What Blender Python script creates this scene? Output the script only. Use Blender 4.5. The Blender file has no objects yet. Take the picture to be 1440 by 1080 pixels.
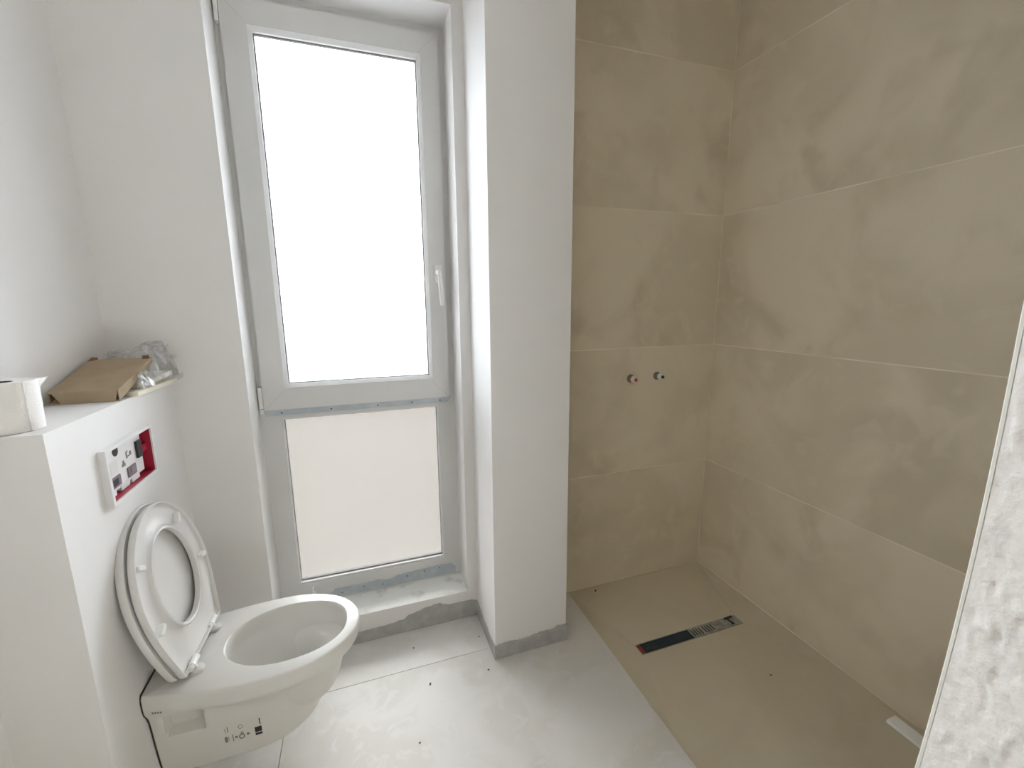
import bpy, bmesh, math, random
from mathutils import Vector, Matrix, noise
PI = math.pi
scene = bpy.context.scene
C = scene.collection

# ------------------------------------------------------------------ camera
YAW, PITCH, ROLL, FPX, CAM_H = 19.245, 10.599, -0.472, 618.2, 1.40
def set_camera():
    a, b, c = math.radians(YAW), math.radians(PITCH), math.radians(ROLL)
    fwd = Vector((math.sin(a)*math.cos(b), math.cos(a)*math.cos(b), -math.sin(b)))
    right = Vector((math.cos(a), -math.sin(a), 0)); up = right.cross(fwd)
    r2 = right*math.cos(c) + up*math.sin(c); u2 = -right*math.sin(c) + up*math.cos(c)
    cd = bpy.data.cameras.new('camera'); co = bpy.data.objects.new('camera', cd); C.objects.link(co)
    m = Matrix((r2, u2, -fwd)).transposed().to_4x4(); m.translation = (0, 0, CAM_H)
    co.matrix_world = m
    cd.sensor_fit = 'HORIZONTAL'; cd.sensor_width = 36.0; cd.lens = FPX*36/1440
    cd.clip_start = 0.02
    scene.camera = co
set_camera()

# ------------------------------------------------------------------ world: bright overcast sky
w = bpy.data.worlds.new('overcast_sky'); scene.world = w; w.use_nodes = True
bg = w.node_tree.nodes['Background']
bg.inputs['Color'].default_value = (0.86, 0.93, 1.0, 1)
SKY = 34.0
wn, wl = w.node_tree.nodes, w.node_tree.links            # overcast sky: L = Lz (1 + 2 sin elevation) / 3
tcw = wn.new('ShaderNodeTexCoord'); sep = wn.new('ShaderNodeSeparateXYZ'); wl.new(tcw.outputs['Generated'], sep.inputs[0])
mrw = wn.new('ShaderNodeMapRange'); mrw.inputs['From Min'].default_value = 0; mrw.inputs['From Max'].default_value = 1
mrw.inputs['To Min'].default_value = SKY/3; mrw.inputs['To Max'].default_value = SKY
wl.new(sep.outputs['Z'], mrw.inputs['Value']); wl.new(mrw.outputs[0], bg.inputs['Strength'])

# a portal over the window opening only guides the sampling of the sky
pd = bpy.data.lights.new('window_portal', 'AREA'); pd.shape = 'RECTANGLE'; pd.size = 0.80; pd.size_y = 2.4
pd.cycles.is_portal = True
po = bpy.data.objects.new('window_portal', pd); C.objects.link(po)
po.location = (0.006, 1.995, 1.27); po.rotation_euler = (-PI/2, 0, 0)

scene.view_settings.view_transform = 'Standard'
scene.view_settings.look = 'None'
scene.view_settings.gamma = 1.0
scene.view_settings.use_curve_mapping = False
scene.view_settings.exposure = 0.27
scene.cycles.use_denoising = True
scene.cycles.max_bounces = 16
scene.cycles.diffuse_bounces = 12
scene.cycles.transparent_max_bounces = 16

# ------------------------------------------------------------------ materials
MATS = {}
def rgb(h):
    h = h.lstrip('#'); v = [int(h[i:i+2], 16)/255 for i in (0, 2, 4)]
    return tuple(x/12.92 if x <= .04045 else ((x+.055)/1.055)**2.4 for x in v) + (1,)
def mat(name, col, rough=.5, spec=.5, metal=0, coat=0, var=None, vscale=3.0, bump=0, bscale=200, detail=4, lo=.35, hi=.65):
    """procedural material: colour blended with a second one by noise, optional noise bump"""
    m = bpy.data.materials.new(name); m.use_nodes = True
    nt = m.node_tree; N = nt.nodes; L = nt.links; p = N['Principled BSDF']
    p.inputs['Base Color'].default_value = col; p.inputs['Roughness'].default_value = rough
    p.inputs['Specular IOR Level'].default_value = spec; p.inputs['Metallic'].default_value = metal
    p.inputs['Coat Weight'].default_value = coat; p.inputs['Coat Roughness'].default_value = .08
    tc = N.new('ShaderNodeNewGeometry')
    nz = N.new('ShaderNodeTexNoise'); nz.inputs['Scale'].default_value = vscale; nz.inputs['Detail'].default_value = detail
    L.new(tc.outputs['Position'], nz.inputs['Vector'])
    if var is None: var = tuple(c*.96 for c in col[:3]) + (1,)
    cr = N.new('ShaderNodeValToRGB'); cr.color_ramp.elements[0].position = lo; cr.color_ramp.elements[1].position = hi
    cr.color_ramp.elements[0].color = col; cr.color_ramp.elements[1].color = var
    L.new(nz.outputs['Fac'], cr.inputs['Fac']); L.new(cr.outputs['Color'], p.inputs['Base Color'])
    if bump:
        nb = N.new('ShaderNodeTexNoise'); nb.inputs['Scale'].default_value = bscale; nb.inputs['Detail'].default_value = 3
        L.new(tc.outputs['Position'], nb.inputs['Vector'])
        b = N.new('ShaderNodeBump'); b.inputs['Strength'].default_value = bump; b.inputs['Distance'].default_value = .002
        L.new(nb.outputs['Fac'], b.inputs['Height']); L.new(b.outputs['Normal'], p.inputs['Normal'])
    MATS[name] = m
    return m

def tile_mat(name, base, light, dark, dust=None, rough=.55):
    """cement-look porcelain: cloudy patches that differ from tile to tile"""
    m = bpy.data.materials.new(name); m.use_nodes = True
    nt = m.node_tree; N = nt.nodes; L = nt.links; p = N['Principled BSDF']
    p.inputs['Roughness'].default_value = rough; p.inputs['Specular IOR Level'].default_value = .4
    geo = N.new('ShaderNodeNewGeometry'); oi = N.new('ShaderNodeObjectInfo')
    off = N.new('ShaderNodeVectorMath'); off.operation = 'SCALE'; off.inputs[0].default_value = (7, 13, 19)
    L.new(oi.outputs['Random'], off.inputs['Scale'])
    add = N.new('ShaderNodeVectorMath'); L.new(geo.outputs['Position'], add.inputs[0]); L.new(off.outputs[0], add.inputs[1])
    def noi(scale, detail, dist, lo, hi, roughn=.5):
        n = N.new('ShaderNodeTexNoise'); n.inputs['Scale'].default_value = scale; n.inputs['Detail'].default_value = detail
        n.inputs['Distortion'].default_value = dist; n.inputs['Roughness'].default_value = roughn
        L.new(add.outputs[0], n.inputs['Vector'])
        r = N.new('ShaderNodeMapRange'); r.inputs['From Min'].default_value = lo; r.inputs['From Max'].default_value = hi
        r.interpolation_type = 'SMOOTHSTEP'
        L.new(n.outputs['Fac'], r.inputs['Value']); return r.outputs[0]
    def mix(fac, a, b, k=1.0):
        x = N.new('ShaderNodeMix'); x.data_type = 'RGBA'
        if k != 1.0:
            mu = N.new('ShaderNodeMath'); mu.operation = 'MULTIPLY'; mu.inputs[1].default_value = k
            L.new(fac, mu.inputs[0]); fac = mu.outputs[0]
        L.new(fac, x.inputs['Factor'])
        if isinstance(a, tuple): x.inputs[6].default_value = a
        else: L.new(a, x.inputs[6])
        x.inputs[7].default_value = b
        return x.outputs[2]
    c = mix(noi(1.9, 3, .5, .42, .62), base, light)
    c = mix(noi(2.6, 4, .8, .50, .70), c, dark, .8)
    c = mix(noi(7, 3, 1.2, .52, .72), c, light, .55)
    c = mix(noi(300, 2, 0, .3, .7), c, dark, .12)
    if dust:
        c = mix(noi(3.4, 5, 1.0, .46, .60), c, dust[0], .75)
        c = mix(noi(2.3, 3, .6, .55, .68), c, dust[1], .6)
        c = mix(noi(14, 4, 1.6, .57, .66), c, dust[0], .6)
    L.new(c, p.inputs['Base Color'])
    n = N.new('ShaderNodeTexNoise'); n.inputs['Scale'].default_value = 120; n.inputs['Detail'].default_value = 3
    L.new(geo.outputs['Position'], n.inputs['Vector'])
    b = N.new('ShaderNodeBump'); b.inputs['Strength'].default_value = .12; b.inputs['Distance'].default_value = .001
    L.new(n.outputs['Fac'], b.inputs['Height']); L.new(b.outputs['Normal'], p.inputs['Normal'])
    MATS[name] = m

mat('paint', (.77, .757, .75, 1), .75, .3, var=(.755, .743, .733, 1), vscale=4, bump=.15, bscale=350)
mat('ceiling_paint', (.82, .82, .82, 1), .8, .2)
tile_mat('wall_tile', (.64, .57, .44, 1), (.72, .645, .51, 1), (.56, .495, .375, 1))
tile_mat('shower_tile', (.58, .525, .405, 1), (.62, .56, .44, 1), (.54, .48, .365, 1), rough=.5)
tile_mat('floor_tile', (.62, .605, .575, 1), (.65, .635, .61, 1), (.58, .56, .525, 1), dust=((.69, .68, .665, 1), (.60, .55, .475, 1)), rough=.42)
mat('grout_light', (.85, .78, .66, 1), .9, .2, var=(.70, .62, .49, 1), vscale=5)
mat('grout_floor', (.30, .29, .27, 1), .9, .2)
mat('membrane', (.37, .365, .36, 1), .7, .3, var=(.46, .455, .45, 1), vscale=22, bump=.5, bscale=90)
mat('sill_stone', (.84, .84, .825, 1), .7, .3, var=(.50, .50, .475, 1), vscale=14, bump=.5, bscale=120, lo=.55, hi=.80, detail=7)
mat('pvc', (.66, .66, .655, 1), .32, .5)
mat('bead', (.74, .74, .76, 1), .3, .5)
mat('film', (.42, .47, .515, 1), .4, .5, var=(.54, .57, .60, 1), vscale=25, lo=.45, hi=.75)
mat('screw', (.12, .13, .15, 1), .4)
mat('white_plastic', (.80, .80, .79, 1), .3, .5)
mat('ceramic', (.73, .72, .695, 1), .30, .5, vscale=6)
mat('seat_plastic', (.72, .71, .70, 1), .22, .5)
mat('gasket', (.055, .05, .045, 1), .8)
mat('print_dark', (.03, .028, .026, 1), .6)
mat('print_grey', (.22, .21, .20, 1), .6)
mat('label_paper', (.72, .71, .68, 1), .4)
mat('red_plastic', (.42, .018, .05, 1), .4, .5, var=(.38, .016, .045, 1))
mat('plate_plastic', (.78, .77, .78, 1), .4)
mat('black_plastic', (.012, .014, .016, 1), .4)
mat('purple_grey', (.20, .16, .19, 1), .5)
mat('cardboard', (.40, .315, .215, 1), .85, .2, var=(.36, .28, .19, 1), vscale=18, bump=.2, bscale=300)
mat('cardboard_dark', (.20, .13, .075, 1), .85, .2)
mat('paper_white', (.84, .82, .80, 1), .9, .1, bump=.6, bscale=260)
mat('paper_cream', (.80, .75, .64, 1), .8, .2)
mat('booklet', (.84, .82, .78, 1), .7, .2, var=(.70, .68, .64, 1), vscale=30, lo=.5, hi=.7)
mat('core_card', (.16, .12, .11, 1), .9, .1)
mat('plaster', (.86, .83, .805, 1), .9, .1, var=(.74, .71, .69, 1), vscale=38, bump=.9, bscale=85, lo=.5, hi=.75, detail=6)
mat('bead_white', (.92, .92, .87, 1), .5)
mat('bright_white', (.93, .93, .93, 1), .35)
mat('seam', (.50, .50, .49, 1), .5)
mat('pex_pipe', (.22, .19, .15, 1), .5)
mat('plug_red', (.45, .045, .03, 1), .4)
mat('plug_pink', (.86, .74, .70, 1), .4)
mat('steel', (.42, .41, .38, 1), .35, .5, metal=.6, var=(.30, .29, .26, 1), vscale=30)
mat('drain_navy', (.018, .028, .04, 1), .5, .3, var=(.028, .045, .055, 1), vscale=30)
mat('drain_navy_line', (.05, .075, .085, 1), .5)
mat('drain_light', (.40, .41, .38, 1), .5, .3, var=(.28, .28, .25, 1), vscale=45)
mat('drain_red', (.26, .045, .025, 1), .6)
mat('crumb', (.07, .05, .035, 1), .9)
mat('added_door_brown', (.10, .065, .04, 1), .5)
mat('added_outer_ground', (.036, .030, .0235, 1), .95, .1, var=(.033, .0272, .0215, 1), vscale=.05)

def pane_mat(name, clear, col, tint=(1, 1, 1, 1)):
    m = bpy.data.materials.new(name); m.use_nodes = True
    N = m.node_tree.nodes; L = m.node_tree.links; N.remove(N['Principled BSDF']); out = N['Material Output']
    tl = N.new('ShaderNodeBsdfTranslucent'); tr = N.new('ShaderNodeBsdfTransparent'); gl = N.new('ShaderNodeBsdfGlossy')
    geo = N.new('ShaderNodeNewGeometry'); nz = N.new('ShaderNodeTexNoise'); nz.inputs['Scale'].default_value = 5
    L.new(geo.outputs['Position'], nz.inputs['Vector'])
    cr = N.new('ShaderNodeValToRGB'); cr.color_ramp.elements[0].color = col
    cr.color_ramp.elements[1].color = tuple(c*.97 for c in col[:3]) + (1,)
    L.new(nz.outputs['Fac'], cr.inputs['Fac']); L.new(cr.outputs['Color'], tl.inputs['Color'])
    gl.inputs['Roughness'].default_value = .12; tr.inputs['Color'].default_value = tint
    m1 = N.new('ShaderNodeMixShader'); m1.inputs[0].default_value = clear
    L.new(tl.outputs[0], m1.inputs[1]); L.new(tr.outputs[0], m1.inputs[2])
    m2 = N.new('ShaderNodeMixShader'); fr = N.new('ShaderNodeFresnel'); fr.inputs['IOR'].default_value = 1.3
    L.new(fr.outputs[0], m2.inputs[0]); L.new(m1.outputs[0], m2.inputs[1]); L.new(gl.outputs[0], m2.inputs[2])
    L.new(m2.outputs[0], out.inputs['Surface']); MATS[name] = m
pane_mat('pane_upper', .65, (.9, .9, .9, 1))
pane_mat('pane_frosted', .925, (.47, .465, .455, 1), (.60, .583, .56, 1))

def bag_mat():
    m = bpy.data.materials.new('clear_bag'); m.use_nodes = True
    N = m.node_tree.nodes; L = m.node_tree.links; N.remove(N['Principled BSDF']); out = N['Material Output']
    tr = N.new('ShaderNodeBsdfTransparent'); gl = N.new('ShaderNodeBsdfGlossy'); df = N.new('ShaderNodeBsdfDiffuse')
    tr.inputs['Color'].default_value = (.93, .93, .93, 1); gl.inputs['Roughness'].default_value = .15
    df.inputs['Color'].default_value = (.72, .71, .72, 1)
    geo = N.new('ShaderNodeNewGeometry'); nz = N.new('ShaderNodeTexNoise'); nz.inputs['Scale'].default_value = 30
    nz.inputs['Distortion'].default_value = 2; L.new(geo.outputs['Position'], nz.inputs['Vector'])
    mr = N.new('ShaderNodeMapRange'); mr.inputs['From Min'].default_value = .4; mr.inputs['From Max'].default_value = .75
    mr.inputs['To Min'].default_value = .02; mr.inputs['To Max'].default_value = .26; L.new(nz.outputs['Fac'], mr.inputs['Value'])
    a = N.new('ShaderNodeMixShader'); L.new(mr.outputs[0], a.inputs[0]); L.new(tr.outputs[0], a.inputs[1]); L.new(df.outputs[0], a.inputs[2])
    b = N.new('ShaderNodeMixShader'); b.inputs[0].default_value = .14; L.new(a.outputs[0], b.inputs[1]); L.new(gl.outputs[0], b.inputs[2])
    L.new(b.outputs[0], out.inputs['Surface']); MATS['clear_bag'] = m
bag_mat()

# ------------------------------------------------------------------ mesh helpers
def link(name, me, material, parent=None):
    o = bpy.data.objects.new(name, me); C.objects.link(o)
    if material: me.materials.append(MATS[material])
    if parent: o.parent = parent
    return o
def obj(name, bm, material, parent=None, smooth=False, bevel=0):
    if bevel:
        bmesh.ops.bevel(bm, geom=[e for e in bm.edges if e.calc_face_angle(0) > .5], offset=bevel, segments=2, affect='EDGES', profile=.6)
    bmesh.ops.recalc_face_normals(bm, faces=bm.faces)
    me = bpy.data.meshes.new(name); bm.to_mesh(me); bm.free()
    if smooth:
        for p in me.polygons: p.use_smooth = True
        if hasattr(me, 'set_sharp_from_angle'): me.set_sharp_from_angle(angle=math.radians(38))
    return link(name, me, material, parent)
def box(bm, x0, x1, y0, y1, z0, z1):
    v = [bm.verts.new(p) for p in ((x0,y0,z0),(x1,y0,z0),(x1,y1,z0),(x0,y1,z0),(x0,y0,z1),(x1,y0,z1),(x1,y1,z1),(x0,y1,z1))]
    for f in ((0,3,2,1),(4,5,6,7),(0,1,5,4),(1,2,6,5),(2,3,7,6),(3,0,4,7)): bm.faces.new([v[i] for i in f])
    return v
def hexa(bm, pts):
    v = [bm.verts.new(p) for p in pts]
    for f in ((0,3,2,1),(4,5,6,7),(0,1,5,4),(1,2,6,5),(2,3,7,6),(3,0,4,7)): bm.faces.new([v[i] for i in f])
def boxo(name, material, ext, parent=None, bevel=0):
    bm = bmesh.new(); box(bm, *ext); return obj(name, bm, material, parent, bevel=bevel)
def quad(bm, pts): bm.faces.new([bm.verts.new(p) for p in pts])
def frame_xz(bm, outer, inner, y0, y1):
    """rectangular ring in the XZ plane, outer/inner = (x0, x1, z0, z1), mitred corners"""
    def ring(r, y): return [bm.verts.new(p) for p in ((r[0],y,r[2]),(r[1],y,r[2]),(r[1],y,r[3]),(r[0],y,r[3]))]
    a, b, c, d = ring(outer, y0), ring(inner, y0), ring(inner, y1), ring(outer, y1)
    for i in range(4):
        j = (i+1) % 4
        for p, q in ((a,b),(b,c),(c,d),(d,a)): bm.faces.new((p[i], p[j], q[j], q[i]))
def tube(bm, p0, p1, r0, r1=None, seg=20, cap0=True, cap1=True):
    p0, p1 = Vector(p0), Vector(p1); r1 = r0 if r1 is None else r1
    d = (p1-p0).normalized(); a = d.orthogonal().normalized(); b = d.cross(a)
    A = [bm.verts.new(p0+(a*math.cos(t)+b*math.sin(t))*r0) for t in [2*PI*i/seg for i in range(seg)]]
    B = [bm.verts.new(p1+(a*math.cos(t)+b*math.sin(t))*r1) for t in [2*PI*i/seg for i in range(seg)]]
    for i in range(seg): bm.faces.new((A[i], A[(i+1)%seg], B[(i+1)%seg], B[i]))
    if cap0: bm.faces.new(A)
    if cap1: bm.faces.new(B)
def lathe(bm, base, axis, prof, seg=28):
    """prof = [(distance along axis, radius)...]"""
    base, d = Vector(base), Vector(axis).normalized(); a = d.orthogonal().normalized(); b = d.cross(a)
    rings = []
    for h, r in prof:
        rings.append([bm.verts.new(base+d*h+(a*math.cos(2*PI*i/seg)+b*math.sin(2*PI*i/seg))*max(r, 1e-5)) for i in range(seg)])
    for R, S in zip(rings, rings[1:]):
        for i in range(seg): bm.faces.new((R[i], R[(i+1)%seg], S[(i+1)%seg], S[i]))
def tag(o, label, cat, group=None, kind=None):
    o['label'] = label; o['category'] = cat
    if group: o['group'] = group
    if kind: o['kind'] = kind
    return o
def empty(name, loc=(0, 0, 0)):
    o = bpy.data.objects.new(name, None); C.objects.link(o); o.empty_display_size = .05; o.location = loc
    return o
def child(o, parent):
    """parent keeping world placement when the parent is an Empty away from the origin"""
    o.parent = parent; o.location = o.location - parent.location; return o

# ------------------------------------------------------------------ room dimensions (metres)
XL, XR, YW, YB, ZC = -.752, 1.672, 1.736, -1.25, 2.85
XC, YC0, ZTOP = -.592, 1.08, 1.153            # cistern boxing: front plane, near end, ledge height
WX0, WX1, WZ0, WZ1, YF = -.378, .388, .128, 2.43, 1.885   # window opening, frame plane
PX0, PX1, PY = .431, .739, 1.46               # pillar
SX = .885                                     # shower edge / partition end
TZ = [0, .585, 1.185, 1.790, 2.403, ZC]       # wall tile joints

# ---- floor
fl = boxo('floor', 'grout_floor', (XL-.1, SX, YB-.1, YW+.1, -.12, -.006))
tag(fl, 'pale beige large-format tiled floor, dusty, in front of the toilet and pillar', 'floor', kind='structure')
G = .0012
for (x0, x1, y0, y1, g) in ((-.32, SX, .325, 1.525, 1), (XL-.08, -.32, .325, 1.525, 1), (XL-.08, -.32, 1.525, YW+.05, 1), (-.32, PX0+.05, 1.525, YW+.05, 1),
                     (-.32, SX, YB-.05, .325, 1), (XL-.08, -.32, YB-.05, .325, 1)):
    boxo('floor_tile', 'floor_tile', (x0+G, x1-G if x1 < SX else x1, y0+G, y1-G, -.012, 0), fl)
boxo('floor_tile', 'floor_tile', (PX0+.05, SX, 1.525-G, YW+.01, -.012, 0), fl)

# ---- shower floor: flat strip and four cut facets falling to the linear drain
sf = boxo('floor_shower', 'grout_floor', (SX, XR+.1, .2, YW+.1, -.14, -.045))
tag(sf, 'taupe tiled shower floor sloping to the slotted drain', 'floor', kind='structure')
DX0, DX1, DY0, DY1, DZ = 1.003, 1.533, 1.292, 1.348, -.015
A, B_, C_, D_ = (SX+.001, YW, -.004), (SX+.001, .94, -.009), (XR, .94, -.007), (XR, YW, -.004)
a, b, c, d = (DX0, DY1, DZ), (DX0, DY0, DZ), (DX1, DY0, DZ), (DX1, DY1, DZ)
def slab(pts, name='shower_tile', th=.010, g=.0003):
    bm = bmesh.new(); cx = sum((Vector(p) for p in pts), Vector())/len(pts)
    top = [bm.verts.new(Vector(p)+(cx-Vector(p)).normalized()*g) for p in pts]
    bot = [bm.verts.new(v.co-Vector((0, 0, th))) for v in top]
    bm.faces.new(top); bm.faces.new(bot[::-1]); n = len(pts)
    for i in range(n): bm.faces.new((top[i], top[(i+1) % n], bot[(i+1) % n], bot[i]))
    return obj(name, bm, 'shower_tile', sf)
slab((A, B_, b, a)); slab((C_, D_, d, c)); slab((D_, A, a, d))
bm = bmesh.new(); E2 = [bm.verts.new(p) for p in ((SX+.001, .2, -.010), (XR, .2, -.008), C_, c, b, B_)]
bm.faces.new((E2[0], E2[1], E2[2], E2[5])); bm.faces.new((E2[5], E2[2], E2[3], E2[4]))
for i in range(6):
    p_, q_ = E2[i], E2[(i+1) % 6]; bm.faces.new((p_, q_, bm.verts.new(q_.co-Vector((0, 0, .01))), bm.verts.new(p_.co-Vector((0, 0, .01)))))
obj('shower_tile', bm, 'shower_tile', sf)
bm = bmesh.new(); box(bm, SX, XR, .3, YW, -.045, -.0163)
obj('mortar_bed', bm, 'grout_light', sf)

# ---- window wall with opening
wb = bmesh.new()
D = .34
box(wb, XL-.1, WX0, YW, YW+D, 0, ZC); box(wb, WX1, SX+.0, YW, YW+D, 0, ZC)
box(wb, WX0, WX1, YW, YW+D, 0, WZ0-.012); box(wb, WX0, WX1, YW, YW+D, WZ1, ZC)
wall_w = obj('wall_back', wb, 'paint')
tag(wall_w, 'white painted wall with the tall window recess above a low sill', 'wall', kind='structure')
boxo('window_sill', 'sill_stone', (WX0, WX1, YW+.004, YF+.05, WZ0-.012, WZ0-.0005), wall_w)
boxo('sill_edge', 'paint', (WX0, WX1, YW, YW+.0042, WZ0-.012, WZ0), wall_w)

def ragged_band(parent, P, along, n_out, s0, s1, hfun, th=.0035, n=60, seed=0):
    """raised waterproofing coat with an uneven upper edge: P origin, along unit vec, n_out outward"""
    bm = bmesh.new(); P = Vector(P); al = Vector(along); no = Vector(n_out); f = []; k = []
    for i in range(n+1):
        s = s0+(s1-s0)*i/n; h = hfun(s)
        q = P+al*s
        f.append((bm.verts.new(q+no*th), bm.verts.new(q+no*th+Vector((0, 0, h-.002))), bm.verts.new(q+no*.0003+Vector((0, 0, h)))))
    for u, v in zip(f, f[1:]):
        for j in (0, 1): bm.faces.new((u[j], v[j], v[j+1], u[j+1]))
    return obj('sealing_band', bm, 'membrane', parent, smooth=True)
def lerp_tab(tab):
    def fn(s):
        for (a0, h0), (a1, h1) in zip(tab, tab[1:]):
            if s <= a1:
                t = max(0, min(1, (s-a0)/(a1-a0))); t = t*t*(3-2*t)
                return h0+(h1-h0)*t + .0025*noise.noise((s*70, h0*3, 0)) + .002*noise.noise((s*190, 1.7, 0))
        return tab[-1][1]
    return fn
ragged_band(wall_w, (0, YW, 0), (1, 0, 0), (0, -1, 0), -.378, PX0,
            lerp_tab([(-.38, .06), (-.07, .052), (.02, .054), (.10, .06), (.13, .078), (.21, .094), (.245, .1), (.262, .1), (.275, .090), (.31, .082), (.35, .082), (.40, .082), (.431, .072)]), n=170)

# ---- pillar
pl = boxo('wall_pillar', 'paint', (PX0, PX1, PY, YW, 0, ZC))
tag(pl, 'white square pillar between the window and the tiled shower', 'wall', kind='structure')
ragged_band(pl, (PX0, 0, 0), (0, 1, 0), (-1, 0, 0), PY-.0035, YW, lerp_tab([(PY-.0035, .062), (PY+.06, .055), (PY+.14, .058), (YW, .072)]))
ragged_band(pl, (0, PY, 0), (1, 0, 0), (0, -1, 0), PX0-.0035, PX1+.0035, lerp_tab([(PX0, .062), (PX0+.05, .066), (PX0+.12, .063), (PX0+.2, .072), (PX0+.25, .070), (PX0+.272, .082), (PX0+.285, .076), (PX1, .078)]), n=150)
ragged_band(pl, (PX1, 0, 0), (0, 1, 0), (1, 0, 0), PY-.0035, PY+.12, lerp_tab([(PY, .075), (PY+.2, .07)]))

# ---- tiled shower walls
ws = boxo('wall_shower', 'grout_light', (SX, XR+.1, YW+.0005, YW+D, -.05, ZC))
tag(ws, 'taupe cement-look tiled wall behind the two water outlets', 'wall', kind='structure')
wr = boxo('wall_right', 'grout_light', (XR+.0006, XR+.2, YB, YW+.1, -.05, ZC))
tag(wr, 'taupe cement-look tiled wall on the right side of the shower', 'wall', kind='structure')
g = .0021
boxo('grout_bed', 'grout_light', (PX1-.05, XR+.002, YW-.0018, YW+.01, 0, ZC), ws)
for k in range(5):
    z0, z1 = TZ[k]+(g if k else .002), TZ[k+1]-g
    boxo('wall_tile', 'wall_tile', (PX1-.04, XR-.0025, YW-.0025, YW+.012, z0, z1), ws)
    boxo('wall_tile', 'wall_tile', (XR, XR+.012, .536+g, YW-.0045, z0, z1), wr)
    boxo('wall_tile', 'wall_tile', (XR, XR+.012, .25, .536-g, z0, z1), wr)
boxo('wall_tile', 'wall_tile', (XR, XR+.012, YB, .25-2*g, 0, ZC), wr)

# ---- left wall, wall behind the camera, ceiling
o = boxo('wall_left', 'paint', (XL-.2, XL, YB-.1, YW, 0, ZC)); tag(o, 'white painted wall on the left above the cistern ledge', 'wall', kind='structure')
o = boxo('wall_front', 'wall_tile', (XL-.1, XR+.1, YB-.2, YB, 0, ZC)); tag(o, 'wall opposite the window, out of view, taupe tiling added to cut bounce light', 'wall', kind='structure')  # unseen wall, given dark tiling to weaken light bouncing back into the room
o = boxo('added_door_1', 'added_door_brown', (.05, .95, YB, YB+.04, 0, 2.1)); tag(o, 'dark brown door added opposite the window to absorb bounce light, out of view', 'door', kind='structure')  # added unseen door, its dark face cuts light bouncing onto the pillar
o = boxo('ceiling', 'ceiling_paint', (XL-.1, XR+.1, YB-.1, YW+D, ZC, ZC+.15)); tag(o, 'plain white ceiling above the room, out of view', 'ceiling', kind='structure')

# ---- cistern boxing with an access opening
FY0, FY1, FZ0, FZ1 = 1.250, 1.484, .931, 1.056      # clear opening
RD = .042                                           # recess depth
bm = bmesh.new()
box(bm, XL-.01, XC-RD-.02, YC0, YW, 0, ZTOP)
box(bm, XC-RD-.02, XC, YC0, FY0-.004, 0, ZTOP); box(bm, XC-RD-.02, XC, FY1+.004, YW, 0, ZTOP)
box(bm, XC-RD-.02, XC, FY0-.004, FY1+.004, 0, FZ0-.004); box(bm, XC-RD-.02, XC, FY0-.004, FY1+.004, FZ1+.004, ZTOP)
wc = obj('wall_cistern', bm, 'paint')
tag(wc, 'low white boxed-in cistern wall with a ledge, behind the toilet', 'wall', kind='structure')

# ---- partition end with raw plaster
def px_bow(z): return .3545+.0165*((1.22-z)/.6)**2*(1 if z < 1.22 else .4)
bm = bmesh.new(); box(bm, SX+.014, XR, .19, .352, 0, ZC)
wp = obj('wall_partition', bm, 'paint'); tag(wp, 'rough unpainted plaster end of the shower partition at the right edge', 'wall', kind='structure')
bm = bmesh.new(); NZ, NY = 420, 44; grid = []
for i in range(NZ+1):
    z = ZC*i/NZ; row = []
    for j in range(NY+1):
        t = j/NY; y = .19+(px_bow(z)-.006-.19)*t
        q = Vector((0, y*16, z*9)); n1 = noise.fractal(q*2.2, 1.0, 2.0, 5)
        v = noise.noise(Vector((3, y*60, z*38))); pit = max(0, v-.22)
        n2 = max(0, noise.noise(Vector((9, y*45+.9*noise.noise(Vector((1, y*30, z*12))), z*16)))-.25)
        fade = min(1, (NY-j)/4)
        row.append(bm.verts.new((SX+.001+(.0022*n1+.010*pit-.0075*n2)*fade, y, z)))
    grid.append(row)
for r, s in zip(grid, grid[1:]):
    for j in range(NY): bm.faces.new((r[j], r[j+1], s[j+1], s[j]))
def skirt(A, B): bm.faces.new((A, B, bm.verts.new((SX+.02, B.co.y, B.co.z)), bm.verts.new((SX+.02, A.co.y, A.co.z))))
obj('plaster_coat', bm, 'plaster', wp, smooth=True)
bm = bmesh.new(); prev = None
for i in range(61):
    z = ZC*i/60; y = px_bow(z)
    ring = [bm.verts.new(p) for p in ((SX+.0002, y-.0055, z), (SX-.0008, y-.002, z), (SX+.001, y, z), (SX+.016, y+.001, z), (SX+.016, y-.0055, z))]
    if prev:
        for j in range(5): bm.faces.new((prev[j], prev[(j+1)%5], ring[(j+1)%5], ring[j]))
    prev = ring
obj('corner_bead', bm, 'bead_white', wp)

# ------------------------------------------------------------------ window
win = empty('window_1', (.005, YF, WZ0))
tag(win, 'tall white plastic window with opening sash over a fixed frosted lower pane', 'window', kind='structure')
OX0, OX1, OZ0, OZ1 = WX0, WX1, WZ0, WZ1
TR0, TR1 = .948, 1.012                       # transom
LG = (-.304, .314, .226, .955)               # lower clear opening
SO = (-.358, .362, .995, 2.400)              # sash outer
SG = (-.268, .281, 1.092, 2.308)             # sash glass
bm = bmesh.new()
frame_xz(bm, (OX0, OX1, OZ0, OZ1), (SO[0]+.015, SO[1]-.015, SO[2]+.015, SO[3]-.015), YF, YF+.07)
bm.free(); bm = bmesh.new()
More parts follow.
